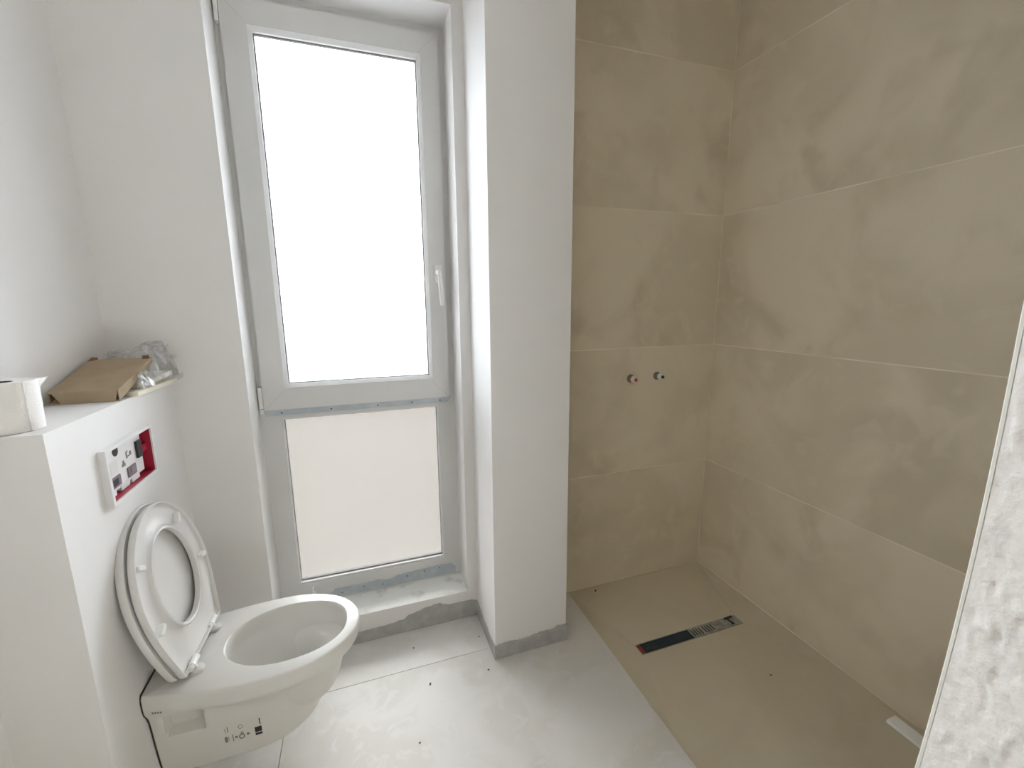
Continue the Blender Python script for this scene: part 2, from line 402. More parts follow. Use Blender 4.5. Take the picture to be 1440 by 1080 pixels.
# frame = outer ring drawn as four bars and the transom
def bars(bm, y0, y1):
    box(bm, OX0, -.325, y0, y1, OZ0, OZ1); box(bm, .334, OX1, y0, y1, OZ0, OZ1)
    box(bm, -.325, .334, y0, y1, OZ0, .204); box(bm, -.325, .334, y0, y1, 2.375, OZ1)
    box(bm, -.325, .334, y0, y1, .972, 1.02)
bars(bm, YF, YF+.07)
fr = obj('frame', bm, 'pvc'); child(fr, win)
def wpart(name, bm, m, parent, **k):
    o = obj(name, bm, m, **k); o.parent = parent; 
    o.location = (Vector((0, 0, 0))-win.location if parent is win else Vector((0, 0, 0)))
    return o
bm = bmesh.new(); frame_xz(bm, (-.325, .334, .204, .972), LG, YF-.001, YF+.02)
bm2 = bm
wpart('glazing_frame', bm, 'pvc', win)
bm = bmesh.new(); frame_xz(bm, LG, (LG[0]+.006, LG[1]-.006, LG[2]+.006, LG[3]-.006), YF+.004, YF+.03)
wpart('glazing_bead', bm, 'bead', win)
bm = bmesh.new(); frame_xz(bm, (LG[0]+.004, LG[1]-.004, LG[2]+.004, LG[3]-.004), (LG[0]+.008, LG[1]-.008, LG[2]+.011, LG[3]-.008), YF+.018, YF+.03)
wpart('glazing_seal', bm, 'print_grey', win)
bm = bmesh.new(); box(bm, LG[0]-.005, LG[1]+.005, YF+.030, YF+.036, LG[2]-.005, LG[3]+.005)
wpart('pane', bm, 'pane_frosted', win)
# opening sash: flat face, step and slanted bead
bm = bmesh.new()
frame_xz(bm, SO, (SG[0]-.012, SG[1]+.012, SG[2]-.012, SG[3]+.012), YF-.020, YF+.05)
sash = wpart('sash', bm, 'pvc', win, bevel=.003)
def spart(name, bm, m, **k):
    o = obj(name, bm, m, **k); o.parent = sash; return o
bm = bmesh.new()
def slant(bm, outer, inner, y0, y1):
    def ring(r, y): return [bm.verts.new(p) for p in ((r[0],y,r[2]),(r[1],y,r[2]),(r[1],y,r[3]),(r[0],y,r[3]))]
    a, b, c, d = ring(outer, y0), ring(inner, y1), ring(inner, y1+.01), ring(outer, y1+.01)
    for i in range(4):
        j = (i+1) % 4
        for p, q in ((a,b),(b,c),(c,d),(d,a)): bm.faces.new((p[i], p[j], q[j], q[i]))
slant(bm, (SG[0]-.013, SG[1]+.013, SG[2]-.013, SG[3]+.013), SG, YF-.0195, YF-.006)
spart('glazing_bead', bm, 'pvc')
bm = bmesh.new(); frame_xz(bm, (SG[0]-.002, SG[1]+.002, SG[2]-.002, SG[3]+.002), (SG[0]+.004, SG[1]-.004, SG[2]+.004, SG[3]-.004), YF+.006, YF+.016)
spart('glazing_seal', bm, 'print_grey')
bm = bmesh.new(); box(bm, SG[0]-.006, SG[1]+.006, YF+.015, YF+.021, SG[2]-.006, SG[3]+.006)
spart('pane', bm, 'pane_upper')
# mitre weld lines are hairline grooves: thin strips at the sash corners
for (cx, cz, sx, sz) in ((SO[0], SO[2], 1, 1), (SO[1], SO[2], -1, 1), (SO[0], SO[3], 1, -1), (SO[1], SO[3], -1, -1)):
    bm = bmesh.new(); p0 = Vector((cx+sx*.004, YF-.0203, cz+sz*.004)); p1 = Vector((cx+sx*.078, YF-.0203, cz+sz*.078))
    n = (p1-p0).normalized().cross(Vector((0, 1, 0)))*.0006
    quad(bm, (p0-n, p1-n, p1+n, p0+n)); spart('mitre_line', bm, 'seam')
# handle: rosette, neck and lever hanging down
HX, HZ = .330, 1.515
bm = bmesh.new(); box(bm, HX-.015, HX+.015, YF-.032, YF-.020, HZ-.035, HZ+.035); spart('handle_plate', bm, 'white_plastic', bevel=.005)
bm = bmesh.new(); lathe(bm, (HX, YF-.030, HZ+.005), (0, -1, 0), [(0, .012), (.022, .011), (.030, .010), (.034, .006), (.0345, 0)], 20)
path = [(HX, -.056, HZ+.006), (HX+.001, -.062, HZ-.02), (HX+.003, -.066, HZ-.06), (HX+.005, -.066, HZ-.10), (HX+.006, -.062, HZ-.128)]
prev = None
for k, (x, y, z) in enumerate(path):
    wx = (.010, .010, .0095, .009, .006)[k]; wy = .0055
    ring = [bm.verts.new((x+wx*math.cos(t), YF+y+wy*math.sin(t), z)) for t in [2*PI*i/12 for i in range(12)]]
    if prev:
        for i in range(12): bm.faces.new((prev[i], prev[(i+1)%12], ring[(i+1)%12], ring[i]))
    else: bm.faces.new(ring)
    prev = ring
bm.faces.new(prev); spart('handle_lever', bm, 'white_plastic', smooth=True)
# hinge covers on the left
bm = bmesh.new(); box(bm, SO[0]-.014, SO[0]-.001, YF-.026, YF, SO[2]+.010, SO[2]+.092); spart('hinge_cover', bm, 'white_plastic', bevel=.003)
bm = bmesh.new(); box(bm, SO[0]-.013, SO[0]-.001, YF-.022, YF, SO[2]-.012, SO[2]+.005); spart('hinge_cover', bm, 'white_plastic', bevel=.003)
bm = bmesh.new(); box(bm, SO[0]-.013, SO[0]-.001, YF-.025, YF, SO[3]-.085, SO[3]-.004); spart('hinge_cover', bm, 'white_plastic', bevel=.003)
# blue-grey strip below the sash, with screws
bm = bmesh.new(); hexa(bm, ((-.356, YF-.012, .970), (.352, YF-.012, .970), (.352, YF, .970), (-.356, YF, .970), (-.366, YF-.015, .9945), (.368, YF-.015, .9945), (.368, YF, .9945), (-.366, YF, .9945)))
st = wpart('drip_strip', bm, 'film', win)
for x in (-.30, -.12, .06, .20, .32):
    bm = bmesh.new(); lathe(bm, (x, YF-.0135, .981), (0, -1, 0), [(0, .004), (.0012, .003), (.0015, 0)], 10)
    o = obj('screw', bm, 'screw'); o.parent = st
# torn protective film along the bottom of the frame
bm = bmesh.new(); N_ = 90; f = []
for i in range(N_+1):
    x = -.20+.565*i/N_
    top = .176+.012*max(0, min(1, (x+.02)/.3)) + .002*noise.noise((x*40, 0, 0))
    if -.2 <= x < -.17: top = .150+.02*(x+.2)/.03
    if .02 < x < .10: top -= .012*(1-abs(x-.06)/.04)
    if x > .345: top -= .02*(x-.345)/.02
    f.append((bm.verts.new((x, YF-.0012, WZ0+.006)), bm.verts.new((x, YF-.0014, max(top, WZ0+.008)))))
for u, v in zip(f, f[1:]): bm.faces.new((u[0], v[0], v[1], u[1]))
ft = wpart('protective_film', bm, 'film', win)
for x, z in ((-.14, .15), (-.05, .158), (.03, .15), (.14, .165), (.22, .172), (.29, .174)):
    bm = bmesh.new(); lathe(bm, (x, YF-.0013, z), (0, -1, 0), [(0, .0035), (.001, .003), (.0012, 0)], 10)
    o = obj('screw', bm, 'screw'); o.parent = ft
bm = bmesh.new(); box(bm, WX0+.05, WX1-.004, YF-.004, YF, WZ0, WZ0+.006); wpart('bottom_seal', bm, 'pvc', win)

bm = bmesh.new(); hexa(bm, ((WX0, YF+.07, WZ0-.03), (WX1, YF+.07, WZ0-.03), (WX1, YF+.20, WZ0-.05), (WX0, YF+.20, WZ0-.05), (WX0, YF+.07, WZ0+.030), (WX1, YF+.07, WZ0+.030), (WX1, YF+.20, WZ0+.000), (WX0, YF+.20, WZ0+.000)))
wpart('outer_sill', bm, 'white_plastic', win)
# ---- outside: dark ground added one storey below, dims the view through the lower pane
o = boxo('added_ground_outside', 'added_outer_ground', (-40, 40, YW+D+.02, 70, -3.2, -3.0)); tag(o, 'dark ground added far below the window to dim the lower pane', 'ground', kind='structure')

# ------------------------------------------------------------------ toilet
TY = 1.357
toilet = empty('toilet', (XC, TY, .09))
tag(toilet, 'white wall-hung toilet bowl with its seat and lid raised', 'toilet')
def half(u, L, W, h0, um):
    if u <= um: return h0+(W-h0)*math.sin(PI/2*u/um)
    t = min(1, (u-um)/(L-um)); return W*math.sqrt(max(0, 1-t**2.15))
def ring_pts(L, W, h0, um, n1=34, n2=34):
    P = []
    for i in range(n1): u = um*i/n1; P.append((u, half(u, L, W, h0, um)))
    for i in range(n2+1):
        t = math.sin(PI/2*i/n2); u = um+(L-um)*t; P.append((u, half(u, L, W, h0, um)))
    return [(u, -v) for u, v in P] + [(u, v) for u, v in P[-2::-1]]
LV = [(.410, .128, .173, .530, .29), (.4065, .132, .1775, .5345, .29), (.398, .134, .1795, .536, .29), (.376, .134, .178, .534, .29), (.357, .132, .173, .527, .288),
      (.345, .127, .163, .512, .28), (.334, .121, .145, .482, .27), (.320, .116, .129, .447, .26), (.285, .111, .118, .424, .25), (.21, .103, .111, .415, .24),
      (.155, .096, .105, .402, .235), (.125, .090, .098, .380, .225), (.109, .084, .090, .345, .21), (.100, .070, .074, .280, .18)]
def level(z):
    for i in range(len(LV)-1):
        if LV[i][0] >= z >= LV[i+1][0]:
            t = (LV[i][0]-z)/(LV[i][0]-LV[i+1][0])
            p0, p1, p2, p3 = LV[max(i-1, 0)], LV[i], LV[i+1], LV[min(i+2, len(LV)-1)]
            r = []
            for k in range(1, 5):
                m1 = (p2[k]-p0[k])/(p2[0]-p0[0])*(p2[0]-p1[0]); m2 = (p3[k]-p1[k])/(p3[0]-p1[0])*(p2[0]-p1[0])
                r.append((2*t**3-3*t*t+1)*p1[k]+(t**3-2*t*t+t)*m1+(-2*t**3+3*t*t)*p2[k]+(t**3-t*t)*m2)
            return r
    return LV[-1][1:]
def sst(a, b, x):
    t = max(0, min(1, (x-a)/(b-a))); return t*t*(3-2*t)
def T(u, v, z): return Vector((u, v, z-.09))     # toilet-local
bm = bmesh.new(); zs = []
for p, q in zip(LV, LV[1:]):
    n = max(2, int((p[0]-q[0])/.006)); zs += [p[0]+(q[0]-p[0])*i/n for i in range(n)]
zs.append(LV[-1][0]); rings = []
for z in zs:
    h0, W, L, um = level(z); ring = []
    for (u, v) in ring_pts(L, W, h0, um):
        if v < 0:      # side pocket for the wall fixing
            top = .335-.10*max(0, u-.075) if u > .06 else .325
            k = sst(.028, .036, u)*(1-sst(.112, .125, u))*sst(.245, .262, z)*(1-sst(top-.008, top, z))
            v += .032*k
        ring.append(bm.verts.new(T(u, v, z)))
    rings.append(ring)
for r, s in zip(rings, rings[1:]):
    for i in range(len(r)-1): bm.faces.new((r[i], r[i+1], s[i+1], s[i]))
bm.faces.new([r[0] for r in rings]+[r[-1] for r in rings[::-1]])
bm.faces.new(rings[-1])
# inside of the bowl
NI = 96
def inner(k, dz=0):
    P = []
    for i in range(NI):
        t = 2*PI*i/NI; cu, sv = math.cos(t), math.sin(t); e = 2/2.35
        u = .170*math.copysign(abs(cu)**e, cu); v = .129*math.copysign(abs(sv)**e, sv)
        if u < 0: v *= 1-.16*(u/.170)**2
        else: v *= 1-.05*(u/.170)
        P.append((.329+u*k+.03*(1-k), v*k))
    return P
IN = [(.410, 1.0), (.4075, .985), (.400, .972), (.385, .965), (.362, .972), (.348, .962), (.336, .925), (.30, .87), (.25, .78), (.21, .66), (.185, .50), (.170, .30), (.165, .1)]
ir = []
for z, k in IN: ir.append([bm.verts.new(T(u, v, z)) for u, v in inner(k)])
for r, s in zip(ir, ir[1:]):
    for i in range(NI): bm.faces.new((r[i], r[(i+1)%NI], s[(i+1)%NI], s[i]))
bm.faces.new(ir[-1])
top = rings[0]; eds = []
for i in range(len(top)-1): eds.append(bm.edges.get((top[i], top[i+1])))
eds.append(bm.edges.get((top[0], top[-1])) or bm.edges.new((top[0], top[-1])))
for i in range(NI): eds.append(bm.edges.get((ir[0][i], ir[0][(i+1)%NI])))
bmesh.ops.triangle_fill(bm, use_beauty=True, edges=eds)
bowl = obj('bowl', bm, 'ceramic', toilet, smooth=True)
# sound-insulating mat showing as a dark line at the wall
bm = bmesh.new(); pts = []
for z in zs[2::3]:
    h0 = level(z)[0]; pts.append((-(h0+.0016), z))
loop = [(-.128, .413)]+pts+[(p[0]*-1, p[1]) for p in pts[::-1]]+[(.128, .413)]
fr_ = [bm.verts.new(T(.004, v, z)) for v, z in loop]; bk_ = [bm.verts.new(T(.0005, v, z)) for v, z in loop]
bm.faces.new(fr_); bm.faces.new(bk_[::-1])
for i in range(len(loop)): j = (i+1) % len(loop); bm.faces.new((fr_[i], fr_[j], bk_[j], bk_[i]))
o = obj('insulating_mat', bm, 'gasket', toilet); o['label'] = 'thin dark mat between the bowl and the wall'
# sticker and maker mark on the near side of the bowl
def surf(u, z):
    h0, W, L, um = level(z); return -half(u, L, W, h0, um)
def patch(name, u0, u1, z0, z1, off, m, parent, nu=6, nz=3, sh=0):
    bm = bmesh.new(); g_ = [[bm.verts.new(T(u0+(u1-u0)*i/nu, surf(u0+(u1-u0)*i/nu, z0+(z1-z0)*j/nz)-off, z0+(z1-z0)*j/nz)) for i in range(nu+1)] for j in range(nz+1)]
    for r, s in zip(g_, g_[1:]):
        for i in range(nu): bm.faces.new((r[i], r[i+1], s[i+1], s[i]))
    return obj(name, bm, m, parent)
sk = patch('sticker', .158, .258, .172, .248, .0006, 'label_paper', bowl, 10, 6); sk['label'] = 'white paper sticker with small symbols'
sk.parent = toilet
E_ = .0011
patch('printed_block', .2365, .2540, .188, .207, E_, 'print_dark', sk); patch('printed_block', .2365, .2540, .177, .1855, E_, 'print_dark', sk)
patch('printed_bar', .2500, .2525, .214, .236, E_, 'print_dark', sk)
patch('printed_symbol', .1610, .1680, .180, .200, E_, 'print_grey', sk); patch('printed_symbol', .1700, .1715, .184, .199, E_, 'print_grey', sk)
patch('printed_symbol', .1800, .1822, .178, .203, E_, 'print_grey', sk); patch('printed_symbol', .1862, .1925, .187, .194, E_, 'print_grey', sk)
patch('printed_symbol', .2150, .2225, .188, .195, E_, 'print_grey', sk)
patch('printed_symbol', .1640, .1655, .214, .230, E_, 'print_grey', sk); patch('printed_symbol', .1700, .1722, .214, .234, E_, 'print_grey', sk)
def print_ring(uc, zc, r0, r1, m):
    bm = bmesh.new(); n = 20
    A_ = []
    for i in range(n):
        t = 2*PI*i/n; row = []
        for r in (r0, r1):
            u, z = uc+r*math.cos(t)*.8, zc+r*math.sin(t); row.append(bm.verts.new(T(u, surf(u, z)-E_, z)))
        A_.append(row)
    for i in range(n): p, q = A_[i], A_[(i+1) % n]; bm.faces.new((p[0], q[0], q[1], p[1]))
    obj('printed_symbol', bm, m, sk)
print_ring(.203, .188, .0055, .0095, 'print_grey'); print_ring(.2045, .200, .002, .005, 'print_grey'); print_ring(.203, .224, .0055, .0075, 'print_grey')
for k, wd in enumerate((.0045, .004, .004, .0045)):
    patch('maker_mark', .0225+k*.0062, .0225+k*.0062+wd, .357, .364, .0008, 'print_grey', bowl, 2, 1).parent = toilet

# seat and lid, opened back against the boxing
AL, PSI, SO_ = .172, .055, Vector((-.481, 1.363, .4305))
UP = Vector((-math.sin(AL), 0, math.cos(AL))); LAT = Vector((math.sin(PSI), math.cos(PSI), 0)); NRM = LAT.cross(UP)
if NRM.x < 0: NRM = -NRM
LAT = UP.cross(NRM) if UP.cross(NRM).y > 0 else -UP.cross(NRM)
def S(v, wv, n): return SO_+LAT*v+UP*wv+NRM*n-toilet.location
def seat_outline(L=.4427, W=.1796, h0=.1302, wm=.2212):
    P = []
    for i in range(24):
        x = wm*i/24; P.append((h0+(W-h0)*math.sin(PI/2*x/wm), x))
    for i in range(37):
        t = PI/2*i/36; P.append((W*math.cos(t), wm+(L-wm)*math.sin(t)))
    return [(-v, x) for v, x in P]+P[-2::-1]
def polar(outline, c, N=120):
    out = []
    n = len(outline)
    for k in range(N):
        t = 2*PI*k/N; d = (math.cos(t), math.sin(t)); best = None
        for i in range(n):
            p, q = outline[i], outline[(i+1) % n]
            ex, ey = q[0]-p[0], q[1]-p[1]; den = d[0]*ey-d[1]*ex
            if abs(den) < 1e-12: continue
            wx, wy = p[0]-c[0], p[1]-c[1]
            r = (wx*ey-wy*ex)/den; s = (wx*d[1]-wy*d[0])/den
            if r > 0 and -1e-9 <= s <= 1+1e-9 and (best is None or r > best): best = r
        out.append((best, d))
    return out
HC = (0.0, .225)
hole = [(.104*math.cos(2*PI*i/90), HC[1]+(.140 if math.sin(2*PI*i/90) > 0 else .130)*math.sin(2*PI*i/90)) for i in range(90)]
NP = 144
PO, PH = polar(seat_outline(), HC, NP), polar(hole, HC, NP)
def plate(profile, po, ph):
    """profile: list of (inset kind, amount, depth): ring k at outer-inset or hole+offset"""
    bm = bmesh.new(); R = []
    for kind, amt, n in profile:
        row = []
        for (ro, d), (rh, _) in zip(po, ph):
            r = ro-amt if kind == 'o' else (rh+amt if kind == 'h' else rh+(ro-rh)*amt)
            row.append(bm.verts.new(S(HC[0]+d[0]*r, HC[1]+d[1]*r, n)))
        R.append(row)
    for r, s in zip(R, R[1:]):
        for i in range(NP): bm.faces.new((r[i], r[(i+1) % NP], s[(i+1) % NP], s[i]))
    return bm, R
prof = [('h', .001, -.014), ('h', 0, -.004), ('h', .001, .0), ('h', .004, .0012), ('h', .008, 0), ('h', .012, -.006), ('h', .018, -.010), ('o', .010, -.010), ('o', .0062, -.009), ('o', .005, -.002), ('o', .0035, 0), ('o', .0012, 0), ('o', 0, -.002),
        ('o', 0, -.014), ('o', .003, -.018), ('o', .012, -.019), ('h', .010, -.019), ('h', .001, -.014)]
bm, R = plate(prof, PO, PH); bmesh.ops.remove_doubles(bm, verts=bm.verts, dist=1e-5)
seat = obj('seat', bm, 'seat_plastic', toilet, smooth=True)
PL = polar(seat_outline(.446, .1815, .133, .2212), HC, NP)
PC = [(.02, d) for _, d in PL]
prof = [('h', 0, -.0255), ('f', .3, -.0255), ('o', .016, -.0260), ('o', .006, -.0275), ('o', .0035, -.0235), ('o', .001, -.0235), ('o', 0, -.0255), ('o', .0, -.038), ('o', .004, -.0435), ('o', .02, -.046), ('f', .4, -.0475), ('h', 0, -.0475)]
bm, R = plate(prof, PL, PC); bm.faces.new(R[0]); bm.faces.new(R[-1])
lid = obj('lid', bm, 'seat_plastic', toilet, smooth=True)
for (v, x, ang) in ((-.130, .335, 2.6), (.098, .358, 1.05), (.152, .200, -.1), (-.146, .165, 3.6)):
    bm = bmesh.new(); d = Vector((math.cos(ang), math.sin(ang))); e = Vector((-d.y, d.x)); P = []
    for k in range(16):
        t = 2*PI*k/16; q = Vector((v, x))+d*(.016*math.copysign(abs(math.cos(t))**.6, math.cos(t)))+e*(.0075*math.copysign(abs(math.sin(t))**.6, math.sin(t))); P.append(q)
    lo = [bm.verts.new(S(q.x, q.y, -.010)) for q in P]; hi = [bm.verts.new(S(q.x, q.y, .0035)) for q in P]
    cc = Vector((v, x)); tp = [bm.verts.new(S(cc.x+(q.x-cc.x)*.8, cc.y+(q.y-cc.y)*.8, .006)) for q in P]
    for A_, B2 in ((lo, hi), (hi, tp)):
        for i in range(16): bm.faces.new((A_[i], A_[(i+1) % 16], B2[(i+1) % 16], B2[i]))
    bm.faces.new(tp); obj('bumper', bm, 'white_plastic', seat, smooth=True)
for hy in (1.277, 1.443):
    bm = bmesh.new(); lathe(bm, Vector((-.482, hy, .4105))-toilet.location, (0, 0, 1), [(0, .0205), (.005, .0205), (.0075, .019), (.009, .015), (.0095, 0)], 32)
    hg = obj('hinge', bm, 'seat_plastic', toilet, smooth=True)
    bm = bmesh.new(); c0 = Vector((-.487, hy-.004, .433))-toilet.location
    lathe(bm, c0-Vector((0, .020, 0)), (0, 1, 0), [(0, 0), (0, .0065), (.002, .008), (.012, .008), (.0125, .0095), (.05, .0095), (.052, .008), (.052, 0)], 20)
    obj('hinge_barrel', bm, 'white_plastic', hg, smooth=True)
    bm = bmesh.new(); tube(bm, Vector((-.484, hy, .414))-toilet.location, Vector((-.487, hy, .433))-toilet.location, .009, .007, 14)
    obj('hinge_post', bm, 'white_plastic', hg, smooth=True)

# ------------------------------------------------------------------ flush-plate mounting in the boxing
fp = empty('flush_mounting', (XC, (FY0+FY1)/2, (FZ0+FZ1)/2))
tag(fp, 'open flush-plate mounting with red liner set in the white boxing above the toilet', 'flush mounting')
def fo(name, bm, m, parent=fp, **k):
    o = obj(name, bm, m, **k); o.parent = parent
    if parent is fp: o.location = -fp.location
    return o
bm = bmesh.new()
def ring_yz(r, x): return [bm.verts.new((x, p[0], p[1])) for p in ((r[0], r[2]), (r[1], r[2]), (r[1], r[3]), (r[0], r[3]))]
ou, inn = (FY0-.009, FY1+.007, FZ0-.008, FZ1+.007), (FY0, FY1, FZ0, FZ1)
a4, b4, c4, d4 = ring_yz(ou, XC+.016), ring_yz(inn, XC+.016), ring_yz(inn, XC-.004), ring_yz(ou, XC+.0002)
for i in range(4):
    j = (i+1) % 4
    for p, q in ((a4, b4), (b4, c4), (c4, d4), (d4, a4)): bm.faces.new((p[i], p[j], q[j], q[i]))
fo('frame', bm, 'plate_plastic', bevel=.0015)
bm = bmesh.new(); XBK = XC-RD
for p in (((XBK, FY1, FZ0), (XC+.012, FY1-.0005, FZ0), (XC+.012, FY1-.0005, FZ1), (XBK, FY1, FZ1)), ((XBK, FY0, FZ0), (XC+.012, FY0, FZ0+.0005), (XC+.012, FY1, FZ0+.0005), (XBK, FY1, FZ0)),
          ((XBK, FY0, FZ1), (XC+.012, FY0, FZ1-.0005), (XC+.012, FY1, FZ1-.0005), (XBK, FY1, FZ1)), ((XBK, FY0, FZ0), (XC+.012, FY0+.0005, FZ0), (XC+.012, FY0+.0005, FZ1), (XBK, FY0, FZ1)),
          ((XBK, FY0, FZ0), (XBK, FY1, FZ0), (XBK, FY1, FZ1), (XBK, FY0, FZ1))): quad(bm, p)
o = fo('liner', bm, 'red_plastic'); o['label'] = 'crimson plastic liner'
XP = XC-.004
def pos(s, t): return FY0+.002+(FY1-.024-FY0)*s, FZ1-.003-(FZ1-FZ0-.015)*t
bm = bmesh.new(); y0, z1 = pos(0, 0); y1, z0 = pos(1, 1); box(bm, XP-.012, XP, y0, y1, z0, z1)
bp = fo('back_plate', bm, 'plate_plastic', bevel=.004)
bp.location = -fp.location
def mark(name, s, t, ws_, wt_, m, depth=.0012, r=0):
    y, z = pos(s, t); hw, hh = ws_*.1, wt_*.055
    bm = bmesh.new(); box(bm, XP-.001, XP+depth, y-hw, y+hw, z-hh, z+hh); o = obj(name, bm, m, bevel=r); o.parent = bp; return o
bm = bmesh.new(); y, z = pos(.36, .13); lathe(bm, (XP-.001, y, z), (1, 0, 0), [(0, .013), (.002, .013), (.002, 0)], 24); o = obj('round_hole', bm, 'black_plastic'); o.parent = bp
mark('black_clip', .90, .40, .13, .42, 'black_plastic', .006, .001)
mark('square_socket', .26, .80, .22, .24, 'purple_grey', .003, .002); mark('socket_hole', .24, .80, .12, .15, 'black_plastic', .0038)
mark('square_socket', .66, .80, .22, .24, 'purple_grey', .003, .002); mark('socket_hole', .68, .78, .10, .12, 'print_grey', .0038)
mark('printed_arrow', .50, .56, .09, .07, 'print_grey', .0006); mark('printed_arrow', .50, .52, .04, .13, 'print_grey', .0007)
for k, (s, t, a_, b_2) in enumerate(((.60, .38, .03, .16), (.64, .42, .08, .03), (.70, .38, .05, .10), (.62, .30, .05, .03), (.07, .25, .03, .05), (.09, .45, .03, .16), (.08, .62, .05, .03), (.1, .7, .03, .06))):
    mark('printed_symbol', s, t, a_, b_2, 'print_grey', .0006)
mark('printed_panel', .28, .47, .17, .30, 'label_paper', .0005)
bm = bmesh.new(); y, z = pos(1.04, .45); box(bm, XP-.004, XP+.004, y-.02, y+.03, z-.010, z+.010); o = fo('red_tab', bm, 'red_plastic', bevel=.002)
for s in (.12, .45, .72):
    bm = bmesh.new(); y, z = pos(s, 1.03); box(bm, XP-.012, XP+.002, y-.022, y+.022, z-.006, z+.008); fo('clip', bm, 'plate_plastic', bevel=.0015)

# ------------------------------------------------------------------ things on the ledge
# toilet paper roll
tp = empty('toilet_paper_roll', (-.675, 1.14, ZTOP)); tag(tp, 'white toilet paper roll standing on the cistern ledge', 'toilet paper')
bm = bmesh.new(); lathe(bm, (0, 0, 0), (0, 0, 1), [(.001, .020), (.0, .050), (.002, .0525), (.098, .0525), (.100, .0515), (.099, .020), (.001, .020)], 48)
obj('paper', bm, 'paper_white', tp, smooth=True)
bm = bmesh.new(); lathe(bm, (0, 0, 0), (0, 0, 1), [(.002, .0195), (.0985, .0195), (.0985, .0185), (.002, .0185), (.002, .0195)], 32)
obj('core', bm, 'core_card', tp, smooth=True)
bm = bmesh.new(); prev = None
for k in range(15):
    t = math.radians(-25+5.5*k) if k < 9 else math.radians(-25+5.5*8); r = .0532
    p = Vector((r*math.cos(t), r*math.sin(t), 0))
    if k >= 9: p += Vector((-math.sin(t), math.cos(t), 0))*.005*(k-8)+Vector((math.cos(t), math.sin(t), 0))*.0016*(k-8)**1.1
    lo_ = .001 if k < 9 else .080+.0032*(k-8); A2 = bm.verts.new(p+Vector((0, 0, lo_))); B2 = bm.verts.new(p+Vector((0, 0, .1005)))
    if prev: bm.faces.new((prev[0], A2, B2, prev[1]))
    prev = (A2, B2)
obj('loose_sheet', bm, 'paper_white', tp, smooth=True)

# flat carton, tilted up at the back
ct = empty('cardboard_sleeve', (-.67, 1.40, ZTOP)); tag(ct, 'flat brown cardboard sleeve tilted up on the cistern ledge', 'carton')
cy0, cy1 = 1.397, 1.606; zf0, zf1 = ZTOP+.001, ZTOP+.031; zb0, zb1 = ZTOP+.078, ZTOP+.091
fx0, fx1, bx0, bx1 = -.742, -.597, -.741, -.590
def cp(s, t, h):   # s across, t front->back, h bottom->top
    x = (fx0+(fx1-fx0)*s)*(1-t)+(bx0+(bx1-bx0)*s)*t; y = cy0+(cy1-cy0)*t
    zz0 = zf0+(zb0-zf0)*t; zz1 = zf1+(zb1-zf1)*t
    return Vector((x, y, zz0+(zz1-zz0)*h))-ct.location
def panel(name, s0, s1, t0, t1, h0, h1, m='cardboard'):
    bm = bmesh.new()
    hexa(bm, [cp(s0,t0,h0), cp(s1,t0,h0), cp(s1,t1,h0), cp(s0,t1,h0), cp(s0,t0,h1), cp(s1,t0,h1), cp(s1,t1,h1), cp(s0,t1,h1)])
    return obj(name, bm, m, ct)
panel('bottom_panel', 0, 1, 0, 1, 0, .08); panel('top_panel', 0, 1, 0, 1, .92, 1)
panel('side_panel', 0, .014, .03, 1, .08, .92); panel('side_panel', .986, 1, 0, 1, .08, .92); panel('back_panel', .014, .986, .985, 1, .08, .92)
bm = bmesh.new()
hexa(bm, [cp(.17, .0, .02), cp(.94, .0, .02), cp(.94, .012, .02), cp(.17, .012, .02), cp(.06, -.004, .97), cp(.985, -.004, .97), cp(.985, .012, .97), cp(.06, .012, .97)])
obj('front_flap', bm, 'cardboard', ct)
bm = bmesh.new(); hexa(bm, [cp(0, .93, 1.0), cp(.13, .98, 1.0), cp(.12, 1.03, 1.0), cp(0, 1.03, 1.0), cp(.01, .94, 1.04), cp(.12, .98, 1.06), cp(.10, 1.04, 1.25), cp(.01, 1.04, 1.25)])
obj('tuck_flap', bm, 'cardboard_dark', ct)
bm = bmesh.new(); hexa(bm, [cp(.86, .95, 1.0), cp(.95, .95, 1.0), cp(.95, 1.0, 1.0), cp(.84, 1.0, 1.0), cp(.86, .96, 1.05), cp(.95, .96, 1.05), cp(.94, 1.03, 1.35), cp(.82, 1.03, 1.35)])
obj('tuck_flap', bm, 'cardboard_dark', ct)

# boards and booklet in a crumpled clear bag beside the carton
def tilted_board(name, pts, th, m, label, cat):
    c0 = sum((Vector(p) for p in pts), Vector())/4; c0.z = min(p[2] for p in pts)
    bm = bmesh.new(); hexa(bm, [Vector(p)-c0 for p in pts]+[Vector(p)-c0+Vector((0, 0, th)) for p in pts])
    o = obj(name, bm, m, bevel=.0008); o.location = c0; return tag(o, label, cat)
tilted_board('cream_board', ((-.715, 1.470, ZTOP+.0005), (-.578, 1.452, ZTOP+.0005), (-.566, 1.70, ZTOP+.0005), (-.72, 1.715, ZTOP+.0005)), .012, 'paper_cream', 'thin cream board at the bottom of the bagged stack on the ledge', 'board')
tilted_board('folded_booklet', ((-.72, 1.515, ZTOP+.0150), (-.584, 1.505, ZTOP+.0150), (-.566, 1.665, ZTOP+.0280), (-.71, 1.685, ZTOP+.0280)), .014, 'booklet', 'pale folded booklet inside the clear bag on the ledge', 'booklet')
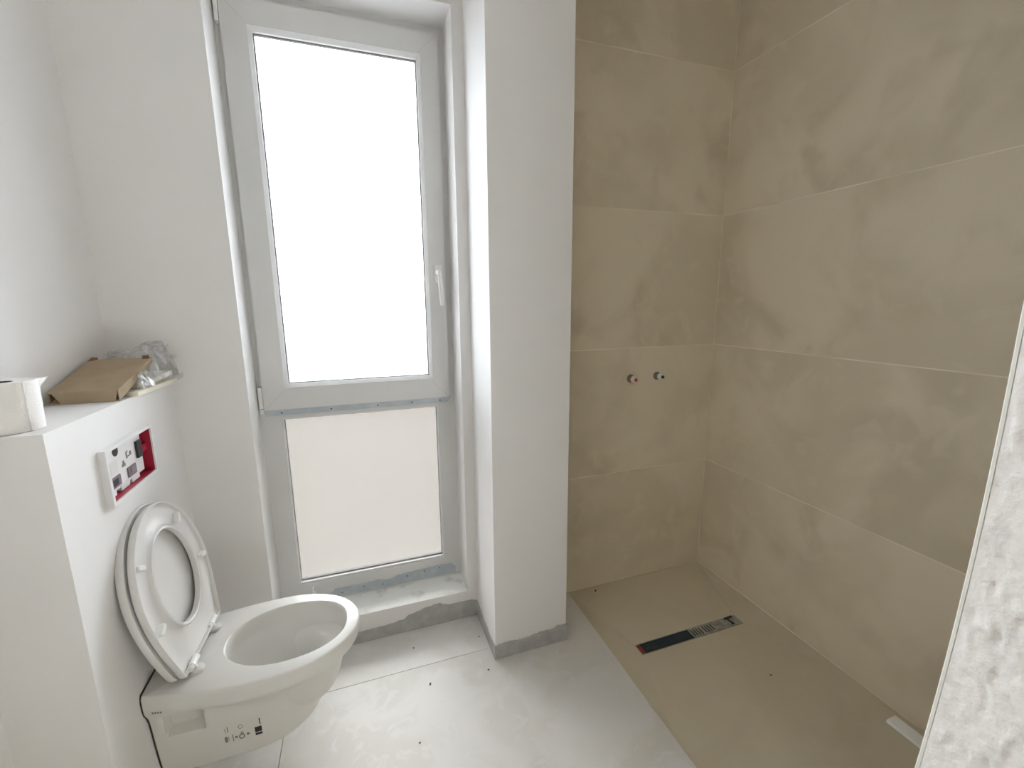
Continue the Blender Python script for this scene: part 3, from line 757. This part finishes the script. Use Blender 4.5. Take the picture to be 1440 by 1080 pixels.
def crumple_bag():
    bm = bmesh.new(); NU, NV = 74, 74; rows = []
    for i in range(NU+1):
        a_ = i/NU; row = []
        for j in range(NV+1):
            b = j/NV
            x = -.740+(.172+.010*noise.noise(Vector((b*6, 2, 0))))*a_; y = 1.468+(.263+.008*noise.noise(Vector((a_*7, 5, 0))))*b
            edge = min(1, min(a_, 1-a_, b, 1-b)*9)**.6
            hgt = .034+.058*sst(.25, .85, b)*(.55+.45*sst(.0, .9, a_))
            if y < 1.61 and x < -.60: hgt = min(hgt, .010+.034*max(0, (y-1.40)/.21))     # pressed flat beneath the carton
            q = Vector((x*34, y*26, 0)); q += Vector((noise.noise(q*.6), noise.noise(q*.6+Vector((4, 4, 4))), 0))*1.1
            q = Vector((q.x*.38+q.y*.14, q.y*1.15-q.x*.25, 0))
            rid = 1-abs(noise.noise(q))*2; rid2 = 1-abs(noise.noise(q*2.1+Vector((7, 1, 0))))*2; rid3 = 1-abs(noise.noise(q*4.4))*2
            k = (.020*rid+.007*rid2+.0025*rid3)*sst(.1, .55, b if x < -.60 else max(b, .3))
            if y < 1.61 and x < -.60: k *= .12
            z = ZTOP+.0175+(hgt+k)*edge
            z = max(z, ZTOP+.014)
            if y < 1.612 and x < -.588: z = min(z, ZTOP-.0015+.062*max(0, y-1.397)/.209)
            row.append(bm.verts.new((x, y, z)))
        rows.append(row)
    for r, s in zip(rows, rows[1:]):
        for j in range(NV): bm.faces.new((r[j], r[j+1], s[j+1], s[j]))
    # two loose corners standing off the top edge
    for (cx, cy, cz, dx, dz, wd) in ((-.585, 1.715, ZTOP+.075, .030, .010, .035), (-.600, 1.722, ZTOP+.095, .020, .028, .03), (-.578, 1.70, ZTOP+.012, .034, .010, .05), (-.70, 1.63, ZTOP+.085, .05, .014, .03)):
        g2 = []
        for i in range(7):
            rr = []
            for j in range(5):
                t, s = i/6, j/4-.5
                p = Vector((cx+dx*t, cy-.012*t+.004*math.sin(7*t+3*s), cz+dz*t+wd*s*(1-.55*t)*.6+.004*noise.noise(Vector((t*9+cx*50, s*9, 0)))))
                p.y = min(p.y, 1.7335); rr.append(bm.verts.new(p))
            g2.append(rr)
        for r, s in zip(g2, g2[1:]):
            for j in range(4): bm.faces.new((r[j], r[j+1], s[j+1], s[j]))
    o = obj('plastic_bag', bm, 'clear_bag', smooth=True)
    return tag(o, 'crumpled clear plastic bag beside and behind the brown carton', 'bag')
crumple_bag()

# ------------------------------------------------------------------ shower fittings
for (x, z, mo, mi, lab) in ((1.193, 1.042, 'plug_pink', 'plug_red', 'capped water outlet with red core, the one nearer the pillar'),
                            (1.340, 1.046, 'white_plastic', 'black_plastic', 'capped white water outlet, the one nearer the shower corner')):
    e = empty('water_outlet', (x, YW-.0025, z)); tag(e, lab, 'water outlet', 'water outlets in the shower wall')
    bm = bmesh.new(); lathe(bm, (0, 0, 0), (0, -1, 0), [(0, .019), (.0015, .019), (.002, .014), (.002, 0)], 24); obj('sleeve', bm, 'pex_pipe', e, smooth=True)
    bm = bmesh.new(); lathe(bm, (0, 0, 0), (0, -1, 0), [(.001, .0128), (.026, .0128), (.026, .010)], 24); obj('pipe', bm, 'pex_pipe', e, smooth=True)
    bm = bmesh.new(); lathe(bm, (0, 0, 0), (0, -1, 0), [(.024, .0100), (.024, .0150), (.044, .0150), (.047, .0138), (.048, .0125), (.047, .0098), (.030, .0094), (.030, 0)], 24); pc = obj('plug', bm, mo, e, smooth=True)
    bm = bmesh.new(); lathe(bm, (0, 0, 0), (0, -1, 0), [(.0465, 0), (.0465, .0072), (.045, .0078), (.042, .0078)], 6); obj('plug_socket', bm, mi, pc)

dr = empty('shower_drain', (DX0, DY0, DZ)); tag(dr, 'long narrow floor drain half covered with dark blue film', 'drain')
def dpart(name, x0, x1, y0, y1, z0, z1, m, parent=dr, bevel=0):
    bm = bmesh.new(); box(bm, x0, x1, y0, y1, z0, z1); return obj(name, bm, m, parent, bevel=bevel)
LW, WW = DX1-DX0, DY1-DY0
dpart('tray', .0005, LW-.0005, .0005, WW-.0005, -.0012, -.0003, 'steel')
for args in ((.0, LW, .0, .003), (.0, LW, WW-.003, WW), (.0, .003, .003, WW-.003), (LW-.003, LW, .003, WW-.003)):
    dpart('edge_strip', *args, -.001, .0012, 'steel')
dk = dpart('dark_film', .020, .265, .004, WW-.004, -.0003, .0016, 'drain_navy'); dk['label'] = 'dark navy protective film'
for k in range(13): dpart('film_line', .068+k*.0145, .0705+k*.0145, .010, WW-.012, .0014, .0019, 'drain_navy_line', dk)
for k, (x, y) in enumerate(((.034, .018), (.042, .024), (.046, .036))): dpart('film_mark', x, x+.012, y, y+.004, .0014, .0020, 'drain_navy_line', dk)
dpart('red_end', .004, .020, .004, WW-.006, -.0003, .0012, 'drain_red')
lt = dpart('light_film', .265, LW-.004, .004, WW-.004, -.0003, .0014, 'drain_light'); lt['label'] = 'pale grey printed film'
for x in (.274, .288, .302, .316, .336, .350, .364, .378): dpart('printed_bar', x, x+.0055, .010, WW-.010, .0013, .0018, 'print_dark', lt)
for k in range(6):
    dpart('printed_mark', .398+.007*k, .402+.007*k, .026+.002*(k % 3), .040-.002*(k % 2), .0013, .0018, 'print_grey', lt)
for k in range(7): dpart('printed_mark', .405+.012*k, .4085+.012*k, .010, .017, .0013, .0018, 'print_grey', lt)
bm = bmesh.new(); hexa(bm, ((.468, .043, .0016), (.512, .046, .0016), (.512, .054, .0016), (.468, .052, .0016), (.468, .043, .006), (.512, .046, .006), (.512, .054, .006), (.468, .052, .006)))
obj('dark_strap', bm, 'black_plastic', dr)
bm = bmesh.new(); hexa(bm, ((.478, .010, .0016), (.490, .010, .0016), (.484, .044, .0016), (.478, .044, .0016), (.478, .010, .004), (.490, .010, .004), (.484, .044, .004), (.478, .044, .004)))
obj('dark_strap', bm, 'black_plastic', dr)

# white trim offcut by the right wall, running out of sight behind the partition
bm = bmesh.new(); box(bm, -.022, .022, 0, .36, 0, .012); o = obj('trim_offcut', bm, 'bright_white', bevel=.003); o.location = (1.619, .405, -.0082)
tag(o, 'white plastic trim offcut on the shower floor by the right wall', 'offcut')

# small white plastic clip standing on the sill behind the bowl
cl = empty('tile_clip', (-.255, 1.858, WZ0)); tag(cl, 'tiny white plastic clip standing on the window sill behind the toilet', 'clip')
bm = bmesh.new(); box(bm, -.012, .016, -.005, .005, 0, .005); obj('foot', bm, 'bright_white', cl, bevel=.001)
bm = bmesh.new(); hexa(bm, ((-.004, -.002, .005), (.001, -.002, .005), (.001, .002, .005), (-.004, .002, .005), (.003, -.002, .093), (.007, -.002, .093), (.007, .002, .093), (.003, .002, .093))); obj('stem', bm, 'bright_white', cl)
bm = bmesh.new(); lathe(bm, (.0095, 0, .005), (0, 0, 1), [(0, .004), (.060, .0045), (.066, .003), (.068, 0)], 14); obj('knob', bm, 'bright_white', cl, smooth=True)

# crumbs of mortar
random.seed(4)
CR = ((1.021, 1.700, .0075, 'dark crumb on the shower floor against the tiled wall below the outlets'),
      (-.441, 1.385, .0075, 'dark crumb on the floor directly under the toilet bowl'),
      (.167, 1.432, .006, 'elongated dark crumb on the floor tile just before the long joint'),
      (.10, 1.22, .004, 'small dark crumb mid-floor right of the toilet sticker side'),
      (.39, 1.42, .004, 'tiny dark crumb just in front of the pillar base'),
      (.13, 1.63, .0042, 'small dark crumb on the narrow tile strip below the window sill'),
      (.40, 1.60, .004, 'tiny dark crumb in the corner beside the pillar and grey sealing band'),
      (1.40, 1.04, .005, 'dark crumb on the shower floor between the drain and the white trim offcut'))
for i, (x, y, s, lab) in enumerate(CR):
    bm = bmesh.new(); bmesh.ops.create_icosphere(bm, subdivisions=2, radius=1)
    for v in bm.verts:
        k = 1+.35*noise.noise(v.co*1.6+Vector((i*3.1, 0, 0))); v.co = Vector((v.co.x*s*k, v.co.y*s*.5*k, max(v.co.z*s*.4*k, -s*.25)+s*.25))
    zb = 0 if x < SX else (-.0044 if y > 1.69 else -.0095)
    o = obj('mortar_crumb', bm, 'crumb'); o.location = (x, y, zb); o.rotation_euler = (0, 0, random.uniform(0, 3))
    tag(o, lab, 'crumb', 'mortar crumbs on the floor')
